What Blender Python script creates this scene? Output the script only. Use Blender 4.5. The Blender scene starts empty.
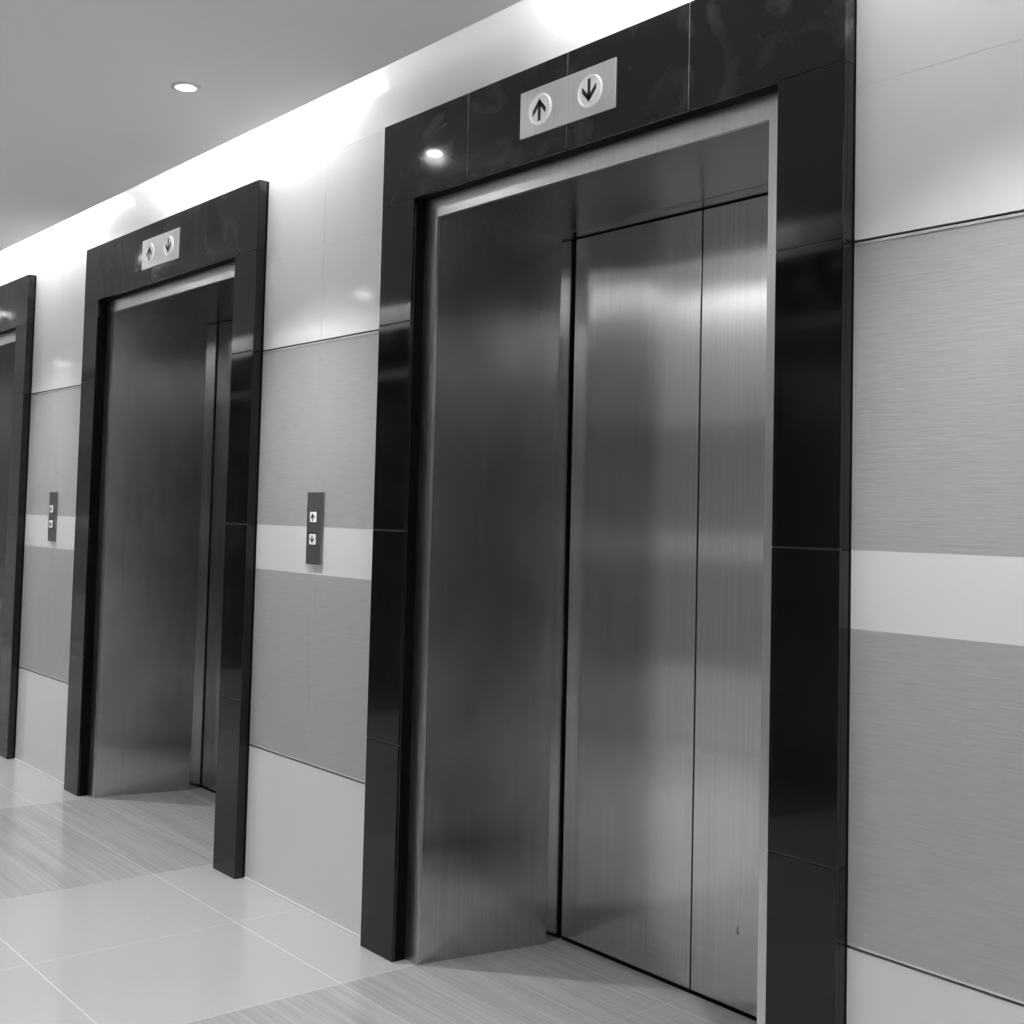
import bpy, bmesh, math, random
from mathutils import Vector, Matrix

random.seed(7)
SC = bpy.context.scene
COL = SC.collection

# ------------------------------------------------------------------ sizes (metres)
T = 0.041          # how far the stone surround stands proud of the wall
W = 1.566          # outer width of a surround
PW = 0.157         # width of a stone post
H = 2.427          # outer height of a surround
ZO = 2.179         # underside of the stone header
CW = 0.054         # steel casing width
YC = 0.0055        # casing plane
XR = 0.286         # back end of the splayed reveal
YR = 0.431
YD = 0.492         # door plane
ZS = 2.129
STEP = 2.322       # elevator spacing
Z1, Z2, Z3, Z4, Z5 = 0.45, 1.0606, 1.2136, 1.8254, 2.1325
HC = 2.535         # ceiling height
GAP = 0.165          # light slot between ceiling and wall
YF = -2.40         # opposite wall
ZT = 2.86          # top of the cove
XL, XRT = -8.6, 5.2
BACK = 0.62


def s2l(v):
    v /= 255.0
    return v / 12.92 if v <= 0.04045 else ((v + 0.055) / 1.055) ** 2.4


# ------------------------------------------------------------------ materials
def new_mat(name):
    m = bpy.data.materials.new(name)
    m.use_nodes = True
    nt = m.node_tree
    b = nt.nodes['Principled BSDF']
    return m, nt, b


def grey(v):
    return (v, v, v, 1)


def node(nt, kind, **kw):
    n = nt.nodes.new(kind)
    for k, v in kw.items():
        setattr(n, k, v)
    return n


def noise(nt, vec_scale, scale=1.0, detail=3.0, rough=0.5, space='Position'):
    g = node(nt, 'ShaderNodeNewGeometry')
    mp = node(nt, 'ShaderNodeMapping')
    mp.inputs['Scale'].default_value = vec_scale
    nt.links.new(g.outputs['Position'], mp.inputs['Vector'])
    n = node(nt, 'ShaderNodeTexNoise')
    n.inputs['Scale'].default_value = scale
    n.inputs['Detail'].default_value = detail
    n.inputs['Roughness'].default_value = rough
    nt.links.new(mp.outputs['Vector'], n.inputs['Vector'])
    return n


def remap(nt, sock, a, b, lo=0.3, hi=0.7):
    r = node(nt, 'ShaderNodeMapRange')
    r.inputs['From Min'].default_value = lo
    r.inputs['From Max'].default_value = hi
    r.inputs['To Min'].default_value = a
    r.inputs['To Max'].default_value = b
    nt.links.new(sock, r.inputs['Value'])
    return r.outputs['Result']


def simple(name, v, rough=0.5, metal=0.0, spec=0.5):
    m, nt, b = new_mat(name)
    b.inputs['Base Color'].default_value = grey(v)
    b.inputs['Roughness'].default_value = rough
    b.inputs['Metallic'].default_value = metal
    b.inputs['Specular IOR Level'].default_value = spec
    return m


def mat_white_tile():
    m, nt, b = new_mat('white_glazed_tile')
    n = noise(nt, (1, 1, 1), 2.0, 2)
    b.inputs['Base Color'].default_value = grey(0.70)
    nt.links.new(remap(nt, n.outputs['Fac'], 0.07, 0.11), b.inputs['Roughness'])
    v = remap(nt, n.outputs['Fac'], 0.79, 0.82)
    nt.links.new(v, b.inputs['Base Color'])
    return m


def mat_grey_tile():
    m, nt, b = new_mat('ribbed_grey_tile')
    n = noise(nt, (14, 14, 210), 1.0, 3, 0.6)
    n2 = noise(nt, (3, 3, 3), 1.0, 2, 0.6)
    add = node(nt, 'ShaderNodeMath', operation='MULTIPLY_ADD')
    nt.links.new(n2.outputs['Fac'], add.inputs[0])
    add.inputs[1].default_value = 0.25
    nt.links.new(n.outputs['Fac'], add.inputs[2])
    nt.links.new(remap(nt, add.outputs[0], 0.40, 0.47, 0.4, 0.85), b.inputs['Base Color'])
    b.inputs['Roughness'].default_value = 0.42
    bp = node(nt, 'ShaderNodeBump')
    bp.inputs['Strength'].default_value = 0.22
    bp.inputs['Distance'].default_value = 0.002
    nt.links.new(n.outputs['Fac'], bp.inputs['Height'])
    nt.links.new(bp.outputs['Normal'], b.inputs['Normal'])
    return m


def mat_granite(name='polished_black_granite', dust=(0.003, 0.02)):
    m, nt, b = new_mat(name)
    sp = noise(nt, (1, 1, 1), 260.0, 2, 0.5)
    nt.links.new(remap(nt, sp.outputs['Fac'], 0.003, 0.007, 0.45, 0.75), b.inputs['Base Color'])
    # dust and wiping smears, swirling
    g = node(nt, 'ShaderNodeNewGeometry')
    mp = node(nt, 'ShaderNodeMapping')
    mp.inputs['Scale'].default_value = (2.6, 2.6, 2.0)
    nt.links.new(g.outputs['Position'], mp.inputs['Vector'])
    n = node(nt, 'ShaderNodeTexNoise')
    n.inputs['Scale'].default_value = 1.6
    n.inputs['Detail'].default_value = 4
    n.inputs['Distortion'].default_value = 2.4
    nt.links.new(mp.outputs['Vector'], n.inputs['Vector'])
    nt.links.new(remap(nt, n.outputs['Fac'], 0.045, 0.09), b.inputs['Roughness'])
    # thin layer of dust: a second rough lobe
    d = node(nt, 'ShaderNodeBsdfPrincipled')
    d.inputs['Base Color'].default_value = grey(0.35)
    d.inputs['Roughness'].default_value = 0.32
    b.inputs['IOR'].default_value = 1.5
    mix = node(nt, 'ShaderNodeMixShader')
    nt.links.new(remap(nt, n.outputs['Fac'], dust[0], dust[1], 0.45, 0.85), mix.inputs['Fac'])
    nt.links.new(b.outputs[0], mix.inputs[1])
    nt.links.new(d.outputs[0], mix.inputs[2])
    nt.links.new(mix.outputs[0], nt.nodes['Material Output'].inputs['Surface'])
    return m


def mat_steel(name='brushed_steel', base=0.57, rough=0.14, aniso=0.85, t=(1, 1, 0)):
    m, nt, b = new_mat(name)
    st = noise(nt, (150, 150, 1.2), 1.0, 3, 0.6)
    cl = noise(nt, (2.2, 2.2, 1.6), 1.0, 4, 0.6)
    a = remap(nt, st.outputs['Fac'], -0.035, 0.035)
    c = remap(nt, cl.outputs['Fac'], base - 0.05, base + 0.04)
    s = node(nt, 'ShaderNodeMath', operation='ADD')
    nt.links.new(a, s.inputs[0])
    nt.links.new(c, s.inputs[1])
    nt.links.new(s.outputs[0], b.inputs['Base Color'])
    b.inputs['Metallic'].default_value = 1.0
    nt.links.new(remap(nt, cl.outputs['Fac'], rough - 0.02, rough + 0.04), b.inputs['Roughness'])
    b.inputs['Anisotropic'].default_value = aniso
    cx = node(nt, 'ShaderNodeCombineXYZ')
    cx.inputs[0].default_value, cx.inputs[1].default_value, cx.inputs[2].default_value = t
    nt.links.new(cx.outputs[0], b.inputs['Tangent'])
    return m


def mat_floor():
    m, nt, b = new_mat('polished_floor_tile')
    L = nt.links
    g = node(nt, 'ShaderNodeNewGeometry')
    sx = node(nt, 'ShaderNodeSeparateXYZ')
    L.new(g.outputs['Position'], sx.inputs[0])

    def mth(op, a, bb=None, c=None):
        n = node(nt, 'ShaderNodeMath', operation=op)
        for i, v in enumerate((a, bb, c)):
            if v is None:
                continue
            if isinstance(v, (int, float)):
                n.inputs[i].default_value = v
            else:
                L.new(v, n.inputs[i])
        return n.outputs[0]
    X, Y = sx.outputs[0], sx.outputs[1]
    # wood-veined bands in front of every elevator, two tiles wide
    band = mth('LESS_THAN', mth('FLOORED_MODULO', mth('SUBTRACT', X, 0.2055), STEP), STEP / 2)
    # grout
    gx = mth('FLOORED_MODULO', mth('SUBTRACT', X, 0.2055 - 0.0015), STEP / 4)
    gy = mth('FLOORED_MODULO', mth('SUBTRACT', Y, -0.2445 - 0.0015), 0.6365)
    grout = mth('MAXIMUM', mth('LESS_THAN', gx, 0.0018), mth('LESS_THAN', gy, 0.003))
    n1 = noise(nt, (1.3, 75, 1), 1.0, 3, 0.55)
    n2 = noise(nt, (0.7, 14, 1), 1.0, 2, 0.5)
    n1.inputs['Distortion'].default_value = 0.25
    streak = mth('MULTIPLY_ADD', n2.outputs['Fac'], 0.5, mth('MULTIPLY', n1.outputs['Fac'], 0.9))
    wood = remap(nt, streak, 0.43, 0.58, 0.5, 0.88)
    cl = noise(nt, (1, 1, 1), 1.3, 2)
    plain = remap(nt, cl.outputs['Fac'], 0.60, 0.63)
    mx = node(nt, 'ShaderNodeMix', data_type='FLOAT')
    L.new(band, mx.inputs[0]); L.new(plain, mx.inputs[2]); L.new(wood, mx.inputs[3])
    mg = node(nt, 'ShaderNodeMix', data_type='FLOAT')
    L.new(grout, mg.inputs[0]); L.new(mx.outputs[0], mg.inputs[2]); L.new(mth('MULTIPLY_ADD', band, -0.18, 0.92), mg.inputs[3])
    L.new(mg.outputs[0], b.inputs['Base Color'])
    rg = node(nt, 'ShaderNodeMix', data_type='FLOAT')
    L.new(band, rg.inputs[0]); rg.inputs[2].default_value = 0.10; rg.inputs[3].default_value = 0.15
    L.new(rg.outputs[0], b.inputs['Roughness'])
    return m


def mat_emit(name, strength, v=1.0):
    m, nt, b = new_mat(name)
    b.inputs['Base Color'].default_value = grey(0.8)
    b.inputs['Emission Color'].default_value = grey(v)
    b.inputs['Emission Strength'].default_value = strength
    return m


def mat_frost(name, v, em=0.0):
    m, nt, b = new_mat(name)
    n = noise(nt, (1, 1, 1), 60.0, 2)
    nt.links.new(remap(nt, n.outputs['Fac'], v - 0.03, v + 0.03), b.inputs['Base Color'])
    b.inputs['Roughness'].default_value = 0.35
    if em:
        b.inputs['Emission Color'].default_value = grey(1)
        b.inputs['Emission Strength'].default_value = em
    return m


def mat_ceiling():
    m, nt, b = new_mat('matt_ceiling_paint')
    n = noise(nt, (1, 1, 1), 1.5, 3)
    nt.links.new(remap(nt, n.outputs['Fac'], 0.92, 0.93), b.inputs['Base Color'])
    b.inputs['Roughness'].default_value = 0.8
    b.inputs['Specular IOR Level'].default_value = 0.2
    return m


M = dict(
    white=mat_white_tile(), tile=mat_grey_tile(), granite=mat_granite(), header=mat_granite('dusty_black_granite', (0.012, 0.16)),
    steel=mat_steel(), jamb=mat_steel('brushed_jamb_steel', 0.50, 0.165, 0.85), casing=mat_steel('satin_steel_trim', 0.72, 0.30, 0.0),
    floor=mat_floor(), ceiling=mat_ceiling(),
    groove=simple('dark_groove', 0.02, 0.8),
    grout=simple('light_grout', 0.78, 0.6),
    joint=simple('pale_joint_filler', 0.045, 0.5),
    joint2=simple('pale_header_joint', 0.45, 0.5),
    sealant=simple('white_sealant', 0.85, 0.5),
    alu=simple('bright_trim_strip', 0.75, 0.3, 0.6),
    black=simple('black_shadow_gap', 0.004, 0.7, 0, 0.1),
    plate=mat_steel('light_brushed_plate', 0.78, 0.5, 0.0),
    dplate=mat_steel('dark_brushed_plate', 0.30, 0.38, 0.3),
    frost=mat_frost('frosted_white_lens', 0.78, 0.12),
    button=mat_frost('white_push_button', 0.80, 0.15),
    ink=simple('dark_arrow_ink', 0.02, 0.5),
    lamp=mat_emit('glowing_lamp_glass', 60),
    lampring=simple('white_lamp_ring', 0.8, 0.6),
)


# ------------------------------------------------------------------ mesh helpers
class MB:
    """collects solids with material slots and links them as one object"""

    def __init__(self):
        self.bm = bmesh.new()
        self.mats = []

    def slot(self, m):
        if m not in self.mats:
            self.mats.append(m)
        return self.mats.index(m)

    def box(self, x0, x1, y0, y1, z0, z1, m, bev=0.0):
        r = bmesh.ops.create_cube(self.bm, size=1.0)
        vs = r['verts']
        for v in vs:
            v.co = Vector(((x0 + x1) / 2 + v.co.x * (x1 - x0),
                           (y0 + y1) / 2 + v.co.y * (y1 - y0),
                           (z0 + z1) / 2 + v.co.z * (z1 - z0)))
        fs = {f for v in vs for f in v.link_faces}
        i = self.slot(m)
        for f in fs:
            f.material_index = i
        if bev > 0:
            es = {e for v in vs for e in v.link_edges}
            q = bmesh.ops.bevel(self.bm, geom=list(es), offset=bev, segments=2, profile=0.5, affect='EDGES')
            for f in q['faces']:
                f.material_index = i
        return self

    def prism(self, pts, ext, m):
        """extrude polygon pts (3d) along vector ext"""
        i = self.slot(m)
        e = Vector(ext)
        a = [self.bm.verts.new(Vector(p)) for p in pts]
        b = [self.bm.verts.new(Vector(p) + e) for p in pts]
        fs = [self.bm.faces.new(a), self.bm.faces.new(b[::-1])]
        n = len(pts)
        for k in range(n):
            fs.append(self.bm.faces.new((a[k], b[k], b[(k + 1) % n], a[(k + 1) % n])))
        for f in fs:
            f.material_index = i
        bmesh.ops.recalc_face_normals(self.bm, faces=fs)
        return self

    def hexa(self, lo, hi, m):
        """solid between two quads"""
        i = self.slot(m)
        a = [self.bm.verts.new(Vector(p)) for p in lo]
        b = [self.bm.verts.new(Vector(p)) for p in hi]
        fs = [self.bm.faces.new(a), self.bm.faces.new(b[::-1])]
        for k in range(4):
            fs.append(self.bm.faces.new((a[k], b[k], b[(k + 1) % 4], a[(k + 1) % 4])))
        for f in fs:
            f.material_index = i
        bmesh.ops.recalc_face_normals(self.bm, faces=fs)
        return self

    def lathe(self, prof, centre, axis, m, seg=40, smooth=True):
        """profile of (radius, offset along axis); axis 'y' or 'z'"""
        i = self.slot(m)
        rings = []
        c = Vector(centre)
        for r, h in prof:
            ring = []
            if r < 1e-6:
                p = Vector((0, h, 0)) if axis == 'y' else Vector((0, 0, h))
                ring = [self.bm.verts.new(c + p)]
            else:
                for k in range(seg):
                    a = 2 * math.pi * k / seg
                    if axis == 'y':
                        p = Vector((r * math.cos(a), h, r * math.sin(a)))
                    else:
                        p = Vector((r * math.cos(a), r * math.sin(a), h))
                    ring.append(self.bm.verts.new(c + p))
            rings.append(ring)
        fs = []
        for a, b in zip(rings, rings[1:]):
            for k in range(seg):
                k2 = (k + 1) % seg
                va = [a[0]] if len(a) == 1 else [a[k], a[k2]]
                vb = [b[0]] if len(b) == 1 else [b[k2], b[k]]
                if len(va) + len(vb) >= 3:
                    fs.append(self.bm.faces.new(va + vb))
        for f in fs:
            f.material_index = i
            f.smooth = smooth
        bmesh.ops.recalc_face_normals(self.bm, faces=fs)
        return self

    def build(self, name, parent=None, loc=None):
        me = bpy.data.meshes.new(name)
        self.bm.to_mesh(me)
        self.bm.free()
        for m in self.mats:
            me.materials.append(m)
        o = bpy.data.objects.new(name, me)
        COL.objects.link(o)
        if parent is not None:
            o.parent = parent
        if loc is not None:
            o.location = loc
        return o


def struct(o):
    o['kind'] = 'structure'
    return o


def thing(name, loc, label, cat, group=None):
    o = bpy.data.objects.new(name, None)
    o.empty_display_size = 0.1
    o.location = loc
    COL.objects.link(o)
    o['label'] = label
    o['category'] = cat
    if group:
        o['group'] = group
    return o


def copy_tree(root):
    c = root.copy()
    COL.objects.link(c)
    for ch in list(root.children):
        d = ch.copy()
        COL.objects.link(d)
        d.parent = c
        for g in list(ch.children):
            e = g.copy()
            COL.objects.link(e)
            e.parent = d
    return c


# ------------------------------------------------------------------ tiled wall with elevator openings
def tiled_wall(name, starts, sign, y0, xa, xb, seam_off):
    """wall whose face lies at y0 and faces the corridor (sign=+1: wall body towards +y)"""
    mb = MB()
    th = 0.012
    J = 0.0007

    def slab(x0, x1, z0, z1, m, f=0.0):
        a, b = y0 + sign * f, y0 + sign * (th + 0.002)
        mb.box(x0, x1, min(a, b), max(a, b), z0, z1, m)

    def back(x0, x1, z0, z1, m, f):
        a, b = y0 + sign * f, y0 + sign * (th + 0.09)
        mb.box(x0, x1, min(a, b), max(a, b), z0, z1, m)
    ivs = []
    cur = xa
    for s in sorted(starts):
        ivs.append((cur, s + 0.02, False))
        ivs.append((s + 0.02, s + W - 0.02, True))
        cur = s + W - 0.02
    ivs.append((cur, xb, False))
    seams = sorted(s + seam_off for s in starts) + [max(starts) + W + (STEP - W) / 2]
    G = 0.0055
    for x0, x1, over in ivs:
        zs = [(2.40, 2.4396, 'white'), (2.4396, ZT, 'white')] if over else [
            (0.0, Z1, 'white'), (Z1 + G, Z2, 'tile'), (Z2, Z3, 'white'), (Z3, Z4 - G, 'tile'),
            (Z4, Z5, 'white'), (Z5, 2.4396, 'white'), (2.4396, ZT, 'white')]
        cuts = [x0] + [s for s in seams if x0 < s < x1] + [x1]
        for k, (ca, cb) in enumerate(zip(cuts, cuts[1:])):
            a = ca + (J if k else 0)
            b = cb - (J if k < len(cuts) - 2 else 0)
            for z0, z1, mm in zs:
                if z0 == 0.0:
                    if k == 0:
                        slab(x0, x1, z0, z1, M[mm])
                    continue
                zz0 = z0 + (J if z0 in (Z5, 2.4396) else 0)
                zz1 = z1 - (J if z1 in (Z5, 2.4396) else 0)
                slab(a, b, zz0, zz1, M[mm])
        if over:
            back(x0, x1, 2.40, ZT, M['grout'], 0.0009)
        else:
            # backing: pale behind the tile joints, dark behind the two grooves
            back(x0, x1, 0, Z1 - 0.002, M['grout'], 0.0009)
            back(x0, x1, Z1 + G + 0.002, Z4 - G - 0.002, M['grout'], 0.0006)
            back(x0, x1, Z4 + 0.002, ZT, M['grout'], 0.0009)
            back(x0, x1, Z1 - 0.002, Z1 + G + 0.002, M['groove'], 0.009)
            back(x0, x1, Z4 - G - 0.002, Z4 + 0.002, M['groove'], 0.009)
    return struct(mb.build(name))


MAIN = [0.0, -STEP, -2 * STEP, ]
OPP = [-0.52, -2.10 - W, -2.10 - W - STEP, -0.52 + STEP]
SEAM = -0.383
tiled_wall('wall_back', MAIN, 1, 0.0, XL, XRT, SEAM)
tiled_wall('wall_front', OPP, -1, YF, XL, XRT, SEAM)

# bright edge strips along the two grooves
def strips(starts, y0, sign, first):
    n = first
    cur = XL
    segs = []
    for s in sorted(starts):
        segs.append((cur, s - 0.001))
        cur = s + W + 0.001
    segs.append((cur, XRT))
    for z0, z1 in ((Z1 + 0.0055, Z1 + 0.0095), (Z4 - 0.0105, Z4 - 0.0055)):
        mb = MB()
        for a, b in segs:
            ya, yb = y0 - sign * 0.0022, y0 + sign * 0.004
            mb.box(a, b, min(ya, yb), max(ya, yb), z0, z1, M['alu'])
        struct(mb.build('trim_%d' % n))
        n += 1
    return n


nx = strips(MAIN, 0.0, 1, 1)
strips(OPP, YF, -1, nx)

# pale sealant line where wall meets floor
mb = MB()
cur = XL
for s in sorted(MAIN):
    mb.box(cur, s - 0.002, -0.006, 0.0, 0.0, 0.004, M['sealant'])
    cur = s + W + 0.002
mb.box(cur, XRT, -0.006, 0.0, 0.0, 0.004, M['sealant'])
struct(mb.build('baseboard_back'))

for nm, x0, x1 in (('wall_left', XL - 0.1, XL), ('wall_right', XRT, XRT + 0.1)):
    mb = MB()
    mb.box(x0, x1, YF - 0.1, 0.1, 0, ZT, M['white'])
    struct(mb.build(nm))

mb = MB()
mb.box(XL - 0.1, XRT + 0.1, YF - BACK, BACK, -0.1, 0.0, M['floor'])
struct(mb.build('floor'))

# ceiling: suspended board that stops short of both walls, plus the slab over the light slots
mb = MB()
mb.box(XL, XRT, YF + GAP, -GAP, HC, HC + 0.03, M['ceiling'])
mb.box(XL, XRT, YF, 0.0, ZT, ZT + 0.1, M['ceiling'])
struct(mb.build('ceiling'))


# ------------------------------------------------------------------ elevator entrance
def make_entrance(root):
    J = 0.0011
    BK = 0.026          # thickness of the stone behind the wall face stays hidden

    def stone_post(x0, name='stone_post'):
        mb = MB()
        cuts = [0.0, 0.604, 1.2136, Z4 - 0.004, ZO]
        for a, b in zip(cuts, cuts[1:]):
            za, zb = a + (J if a else 0), b - J * (0.6 if b == ZO else 1)
            mb.box(x0, x0 + PW, -T, -T + 0.012, za, zb, M['granite'], 0.0014)
            o0, o1 = (x0, x0 + 0.02) if x0 < W / 2 else (x0 + PW - 0.02, x0 + PW)
            mb.box(o0, o1, -T + 0.0115, -0.010, za, zb, M['granite'], 0.0008)
        mb.box(x0 + 0.0012, x0 + PW - 0.0012, -T + 0.0012, -T + 0.011, 0.001, ZO, M['joint'])
        mb.box(x0 + 0.001, x0 + PW - 0.001, -T + 0.011, 0.02, 0.0, ZO, M['black'])
        return mb.build(name, root)
    stone_post(0.0)
    stone_post(W - PW)
    mb = MB()
    xs = [0.0, 0.396, 0.783, 1.171, W]
    for a, b in zip(xs, xs[1:]):
        xa_, xb_ = a + (J if a else 0), b - (J if b < W else 0)
        mb.box(xa_, xb_, -T, -T + 0.012, ZO + J * 0.6, H, M['header'], 0.0009)
        mb.box(xa_, xb_, -T + 0.0115, -0.010, ZO + 0.06, H, M['header'], 0.0008)
    mb.box(0.0012, W - 0.0012, -T + 0.0012, -T + 0.011, ZO + 0.004, H - 0.0012, M['joint2'])
    mb.box(0.0, 0.02, -T + 0.0115, -0.010, ZO + J * 0.6, ZO + 0.06, M['header'])
    mb.box(W - 0.02, W, -T + 0.0115, -0.010, ZO + J * 0.6, ZO + 0.06, M['header'])
    mb.box(0.001, W - 0.001, -T + 0.011, 0.02, ZO, H - 0.001, M['black'])
    mb.build('stone_header', root)

    x0, x1 = PW, W - PW
    xi0, xi1 = PW + CW, W - PW - CW
    zc = ZO - 0.0555
    # black soffit / return behind the stone
    # mitred satin steel casing, three pieces
    d = 0.010
    c = MB()
    c.hexa([(x0 - 0.01, YC, 0), (xi0, YC, 0), (xi0, YC + d, 0), (x0 - 0.01, YC + d, 0)],
           [(x0 - 0.01, YC, ZO + 0.01), (xi0, YC, zc), (xi0, YC + d, zc), (x0 - 0.01, YC + d, ZO + 0.01)], M['casing'])
    c.build('casing_jamb', root)
    c = MB()
    c.hexa([(xi1, YC, 0), (x1 + 0.01, YC, 0), (x1 + 0.01, YC + d, 0), (xi1, YC + d, 0)],
           [(xi1, YC, zc), (x1 + 0.01, YC, ZO + 0.01), (x1 + 0.01, YC + d, ZO + 0.01), (xi1, YC + d, zc)], M['casing'])
    c.build('casing_jamb', root)
    c = MB()
    c.hexa([(x0 - 0.01, YC, ZO + 0.01), (x1 + 0.01, YC, ZO + 0.01), (x1 + 0.01, YC + d, ZO + 0.01), (x0 - 0.01, YC + d, ZO + 0.01)],
           [(xi0, YC, zc), (xi1, YC, zc), (xi1, YC + d, zc), (xi0, YC + d, zc)], M['casing'])
    c.build('casing_head', root)

    # splayed reveals with a short straight return at the door
    for sgn in (0, 1):
        def X(v):
            return v if sgn == 0 else W - v
        c = MB()
        c.hexa([(X(PW + CW), YC + d, 0), (X(XR), YR, 0), (X(XR - 0.02), YR + 0.003, 0), (X(PW + CW - 0.02), YC + d, 0)],
               [(X(PW + CW), YC + d, ZS + 0.01), (X(XR), YR, ZS + 0.01), (X(XR - 0.02), YR + 0.003, ZS + 0.01), (X(PW + CW - 0.02), YC + d, ZS + 0.01)], M['jamb'])
        c.build('reveal_panel', root)
        c = MB()
        c.hexa([(X(XR - 0.001), YR + 0.002, 0), (X(0.277), YD + 0.012, 0), (X(0.257), YD + 0.012, 0), (X(XR - 0.021), YR + 0.004, 0)],
               [(X(XR - 0.001), YR + 0.002, ZS + 0.01), (X(0.277), YD + 0.012, ZS + 0.01), (X(0.257), YD + 0.012, ZS + 0.01), (X(XR - 0.021), YR + 0.004, ZS + 0.01)], M['jamb'])
        c.build('return_panel', root)
    # soffit in two pieces
    c = MB()
    xb0, xb1 = XR, W - XR
    c.hexa([(xi0 - 0.003, YC + d, zc), (xi1 + 0.003, YC + d, zc), (xb1 + 0.003, YR, ZS + 0.003), (xb0 - 0.003, YR, ZS + 0.003)],
           [(xi0 - 0.003, YC + d, zc + 0.02), (xi1 + 0.003, YC + d, zc + 0.02), (xb1 + 0.003, YR, ZS + 0.023), (xb0 - 0.003, YR, ZS + 0.023)], M['jamb'])
    c.build('soffit_panel', root)
    c = MB()
    c.hexa([(xb0 - 0.006, YR + 0.001, ZS + 0.0005), (xb1 + 0.006, YR + 0.001, ZS + 0.0005), (xb1 + 0.012, YD + 0.002, ZS - 0.001), (xb0 - 0.012, YD + 0.002, ZS - 0.001)],
           [(xb0 - 0.006, YR + 0.001, ZS + 0.02), (xb1 + 0.006, YR + 0.001, ZS + 0.02), (xb1 + 0.012, YD + 0.002, ZS + 0.02), (xb0 - 0.012, YD + 0.002, ZS + 0.02)], M['jamb'])
    c.build('transom_panel', root)

    # two door leaves, dark running gaps round them
    mid = W / 2 - 0.004
    g = 0.0022
    for a, b in ((0.288, mid - g), (mid + g, W - 0.288)):
        c = MB()
        c.box(a, b, YD, YD + 0.03, 0.014, ZS - 0.005, M['steel'], 0.0015)
        c.build('door_leaf', root)
    c = MB()
    c.box(0.25, W - 0.25, YD + 0.033, YD + 0.045, 0, ZS + 0.02, M['black'])
    c.box(0.283, W - 0.283, YD + 0.006, YD + 0.033, 0.0, 0.010, M['black'])
    c.build('running_gap', root)
    return root


labels = [
    ('largest and nearest elevator entrance, black granite surround around brushed steel double doors', 0.0),
    ('middle elevator entrance with black granite surround, only a sliver of its steel door in view', -STEP),
    ('farthest elevator entrance, black granite surround cut off by the left edge of the picture', -2 * STEP),
]
first = make_entrance(thing('elevator_entrance', (0, 0, 0), labels[0][0], 'elevator', 'elevator entrances along the tiled wall'))
for lb, x in labels[1:]:
    e = copy_tree(first)
    e.location = (x, 0, 0)
    e['label'] = lb

# small scuff low on the right door leaf of the nearest entrance
mb = MB()
mb.box(0.930, 0.933, YD - 0.0004, YD + 0.0005, 0.205, 0.222, M['ink'])
mb.box(0.928, 0.936, YD - 0.0004, YD + 0.0005, 0.203, 0.206, M['ink'])
sc = mb.build('scuff_mark', first)
sc['label'] = 'tiny dark scuff low on the right door leaf'

# the opposite row of entrances, seen only as reflections: part of the room shell
for k, x in enumerate(OPP):
    e = copy_tree(first)
    for ch in list(e.children):
        if ch.name.startswith('scuff_mark'):
            bpy.data.objects.remove(ch)
    e.location = (x + W, YF, 0)
    e.rotation_euler = (0, 0, math.pi)
    e.name = 'door_%d' % (k + 1)
    for key in ('label', 'category', 'group'):
        if key in e:
            del e[key]
    e['kind'] = 'structure'


# ------------------------------------------------------------------ direction indicators on the headers
def arrow_mesh(mb, cx, cz, y, up, m, s=1.0):
    d = 1 if up else -1
    w = 0.0046 * s
    tip = cz + d * 0.027 * s
    tail = cz - d * 0.030 * s
    t = 0.0012
    # shaft
    mb.box(cx - w, cx + w, y - t, y, min(tip - d * 0.006 * s, tail), max(tip - d * 0.006 * s, tail), m)
    # two barbs
    for sx in (-1, 1):
        p = [(cx, y, tip), (cx + sx * 0.0235 * s, y, tip - d * 0.027 * s), (cx + sx * 0.0235 * s, y, tip - d * 0.041 * s), (cx, y, tip - d * 0.0155 * s)]
        mb.prism(p, (0, -t, 0), m)


def make_indicator(x, label):
    yb = -T
    root = thing('direction_indicator', (x, yb, 2.303), label, 'indicator', 'lift direction indicators above the entrances')
    mb = MB()
    mb.box(-0.168, 0.168, -0.005, 0.0, -0.061, 0.061, M['plate'], 0.001)
    mb.build('faceplate', root)
    for cx, up in ((-0.091, True), (0.085, False)):
        nm = 'up_light' if up else 'down_light'
        mb = MB()
        mb.lathe([(0.0, -0.0085), (0.026, -0.0085), (0.034, -0.0075), (0.036, -0.0055)], (cx, 0, 0), 'y', M['frost'])
        mb.lathe([(0.0355, -0.005), (0.0360, -0.0095), (0.0385, -0.0110), (0.0405, -0.0085), (0.0410, -0.005)], (cx, 0, 0), 'y', M['frost'])
        o = mb.build(nm, root)
        mb = MB()
        arrow_mesh(mb, cx, 0.0, -0.0086, up, M['ink'])
        a = mb.build('arrow', o)
        a['label'] = 'dark arrow pointing ' + ('up' if up else 'down')
    return root


make_indicator(0.784, 'steel up and down arrow indicator plate above the nearest elevator')
make_indicator(0.784 - STEP, 'small steel arrow indicator plate above the middle elevator')


# ------------------------------------------------------------------ call button panels
def make_call_panel(x, label):
    root = thing('call_panel', (x, 0, 1.2095), label, 'elevator buttons', 'lift call panels between the entrances')
    mb = MB()
    mb.box(-0.0435, 0.0435, -0.010, 0.0, -0.1165, 0.1165, M['dplate'], 0.0012)
    mb.build('faceplate', root)
    for cz, up in ((0.036, True), (-0.036, False)):
        mb = MB()
        mb.box(-0.0215, 0.0215, -0.0112, -0.0092, cz - 0.0205, cz + 0.0205, M['ink'])
        mb.box(-0.0180, 0.0180, -0.0150, -0.0090, cz - 0.0170, cz + 0.0170, M['button'], 0.0015)
        o = mb.build('call_button', root)
        mb = MB()
        arrow_mesh(mb, 0.0, cz, -0.0150, up, M['ink'], 0.42)
        mb.build('arrow', o)
    return root


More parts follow.
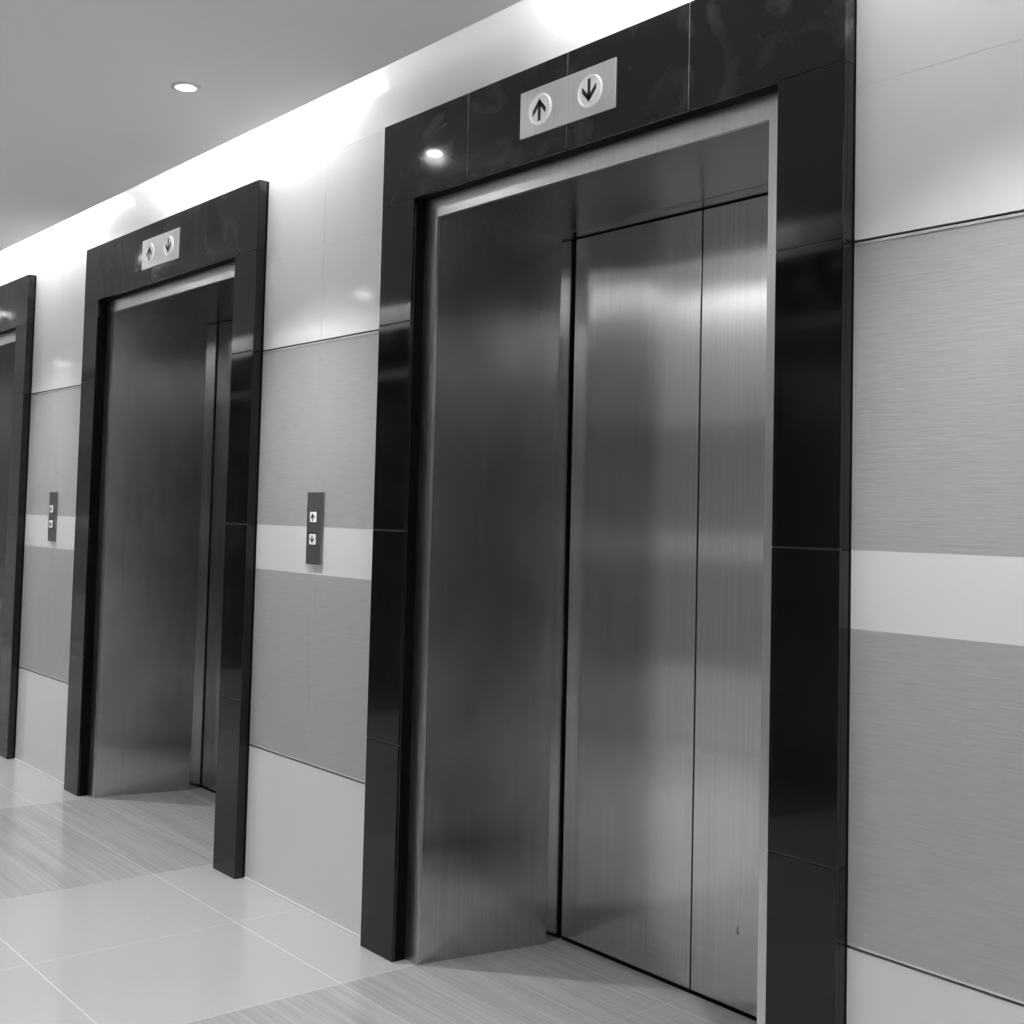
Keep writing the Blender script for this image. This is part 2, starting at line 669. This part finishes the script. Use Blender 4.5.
make_call_panel(-0.374, 'grey call button plate between the nearest and middle elevators')
make_call_panel(-0.374 - STEP, 'small grey call button plate between the middle and farthest elevators')


# ------------------------------------------------------------------ downlight
LX, LY = -0.371, -0.520
root = thing('recessed_downlight', (LX, LY, HC), 'round lit downlight in the grey ceiling, the only lamp seen directly', 'lamp')
mb = MB()
mb.lathe([(0.021, -0.0005), (0.030, -0.0035), (0.043, -0.003), (0.046, 0.0)], (0, 0, 0), 'z', M['lampring'])
mb.build('trim_ring', root)
mb = MB()
mb.lathe([(0.0, -0.009), (0.009, -0.0083), (0.016, -0.0058), (0.021, -0.001), (0.021, -0.0002)], (0, 0, 0), 'z', M['lamp'])
mb.build('lens', root)


def spot(name, x, y, power, size=170, blend=1.0, rad=0.03, z=None):
    l = bpy.data.lights.new(name, 'SPOT')
    l.energy = power
    l.spot_size = math.radians(size)
    l.spot_blend = blend
    l.shadow_soft_size = rad
    o = bpy.data.objects.new(name, l)
    o.location = (x, y, HC - 0.018 if z is None else z)
    COL.objects.link(o)
    return o


P_SPOT = 66
for k in range(-3, 3):
    x = LX + k * STEP
    if x < XL + 0.3 or x > XRT - 0.3:
        continue
    for y in (LY, -1.75):
        spot('downlight_beam', x, y, P_SPOT, 92, 1.0, 0.022)
        spot('downlight_glow', x, y, 1.3 if y > -1 else 0.35, 176, 0.2, 0.016 if y > -1 else 0.012)


def cove(name, xc, length, y, side, power, z=2.675, w=0.035):
    l = bpy.data.lights.new(name, 'AREA')
    l.shape = 'RECTANGLE'
    l.size = length
    l.size_y = w
    l.energy = power
    o = bpy.data.objects.new(name, l)
    COL.objects.link(o)
    # faces the wall and down
    d = Vector((0, side * 1.0, -0.15)).normalized()
    xax = Vector((1, 0, 0))
    zax = -d
    yax = zax.cross(xax)
    mt = Matrix((xax, yax, zax)).transposed().to_4x4()
    mt.translation = Vector((xc, y, z))
    o.matrix_world = mt
    return o


P_COVE = 4.6
tubes = [(-6.0, 2.0), (-3.45, 2.4), (-0.92, 1.34), (1.55, 1.6), (3.9, 2.0)]
for xc, ln in tubes:
    cove('cove_tube', xc, ln, -0.135, 1, P_COVE * ln)
    cove('cove_tube', xc, ln, YF + 0.135, -1, P_COVE * ln)

# ------------------------------------------------------------------ world
w = bpy.data.worlds.new('world')
SC.world = w
w.use_nodes = True
w.node_tree.nodes['Background'].inputs[0].default_value = (0.5, 0.5, 0.5, 1)
w.node_tree.nodes['Background'].inputs[1].default_value = 0.05

# ------------------------------------------------------------------ camera
yaw, pitch, roll = -0.916, 0.0503, 0.0283
C0 = Vector((2.9137, -2.0995, 1.252))
FPX, PX, PY = 1197.859, -89.5635, -54.2
F = Vector((math.sin(yaw) * math.cos(pitch), math.cos(yaw) * math.cos(pitch), math.sin(pitch)))
R = Vector((math.cos(yaw), -math.sin(yaw), 0))
U = R.cross(F)
R2 = math.cos(roll) * R + math.sin(roll) * U
U2 = -math.sin(roll) * R + math.cos(roll) * U
cam = bpy.data.cameras.new('camera')
cam.sensor_fit = 'HORIZONTAL'
cam.sensor_width = 36.0
cam.lens = FPX * 36.0 / 1024.0
cam.shift_x = -PX / 1024.0
cam.shift_y = PY / 1024.0
cam.clip_start = 0.02
co = bpy.data.objects.new('camera', cam)
COL.objects.link(co)
mt = Matrix((R2, U2, -F)).transposed().to_4x4()
mt.translation = C0
co.matrix_world = mt
SC.camera = co

vs = SC.view_settings
vs.view_transform = 'Standard'
vs.look = 'None'
vs.gamma = 1.0
vs.use_curve_mapping = False
vs.exposure = 0.42
SC.cycles.use_denoising = True
SC.cycles.max_bounces = 10
SC.cycles.diffuse_bounces = 6
SC.cycles.glossy_bounces = 6
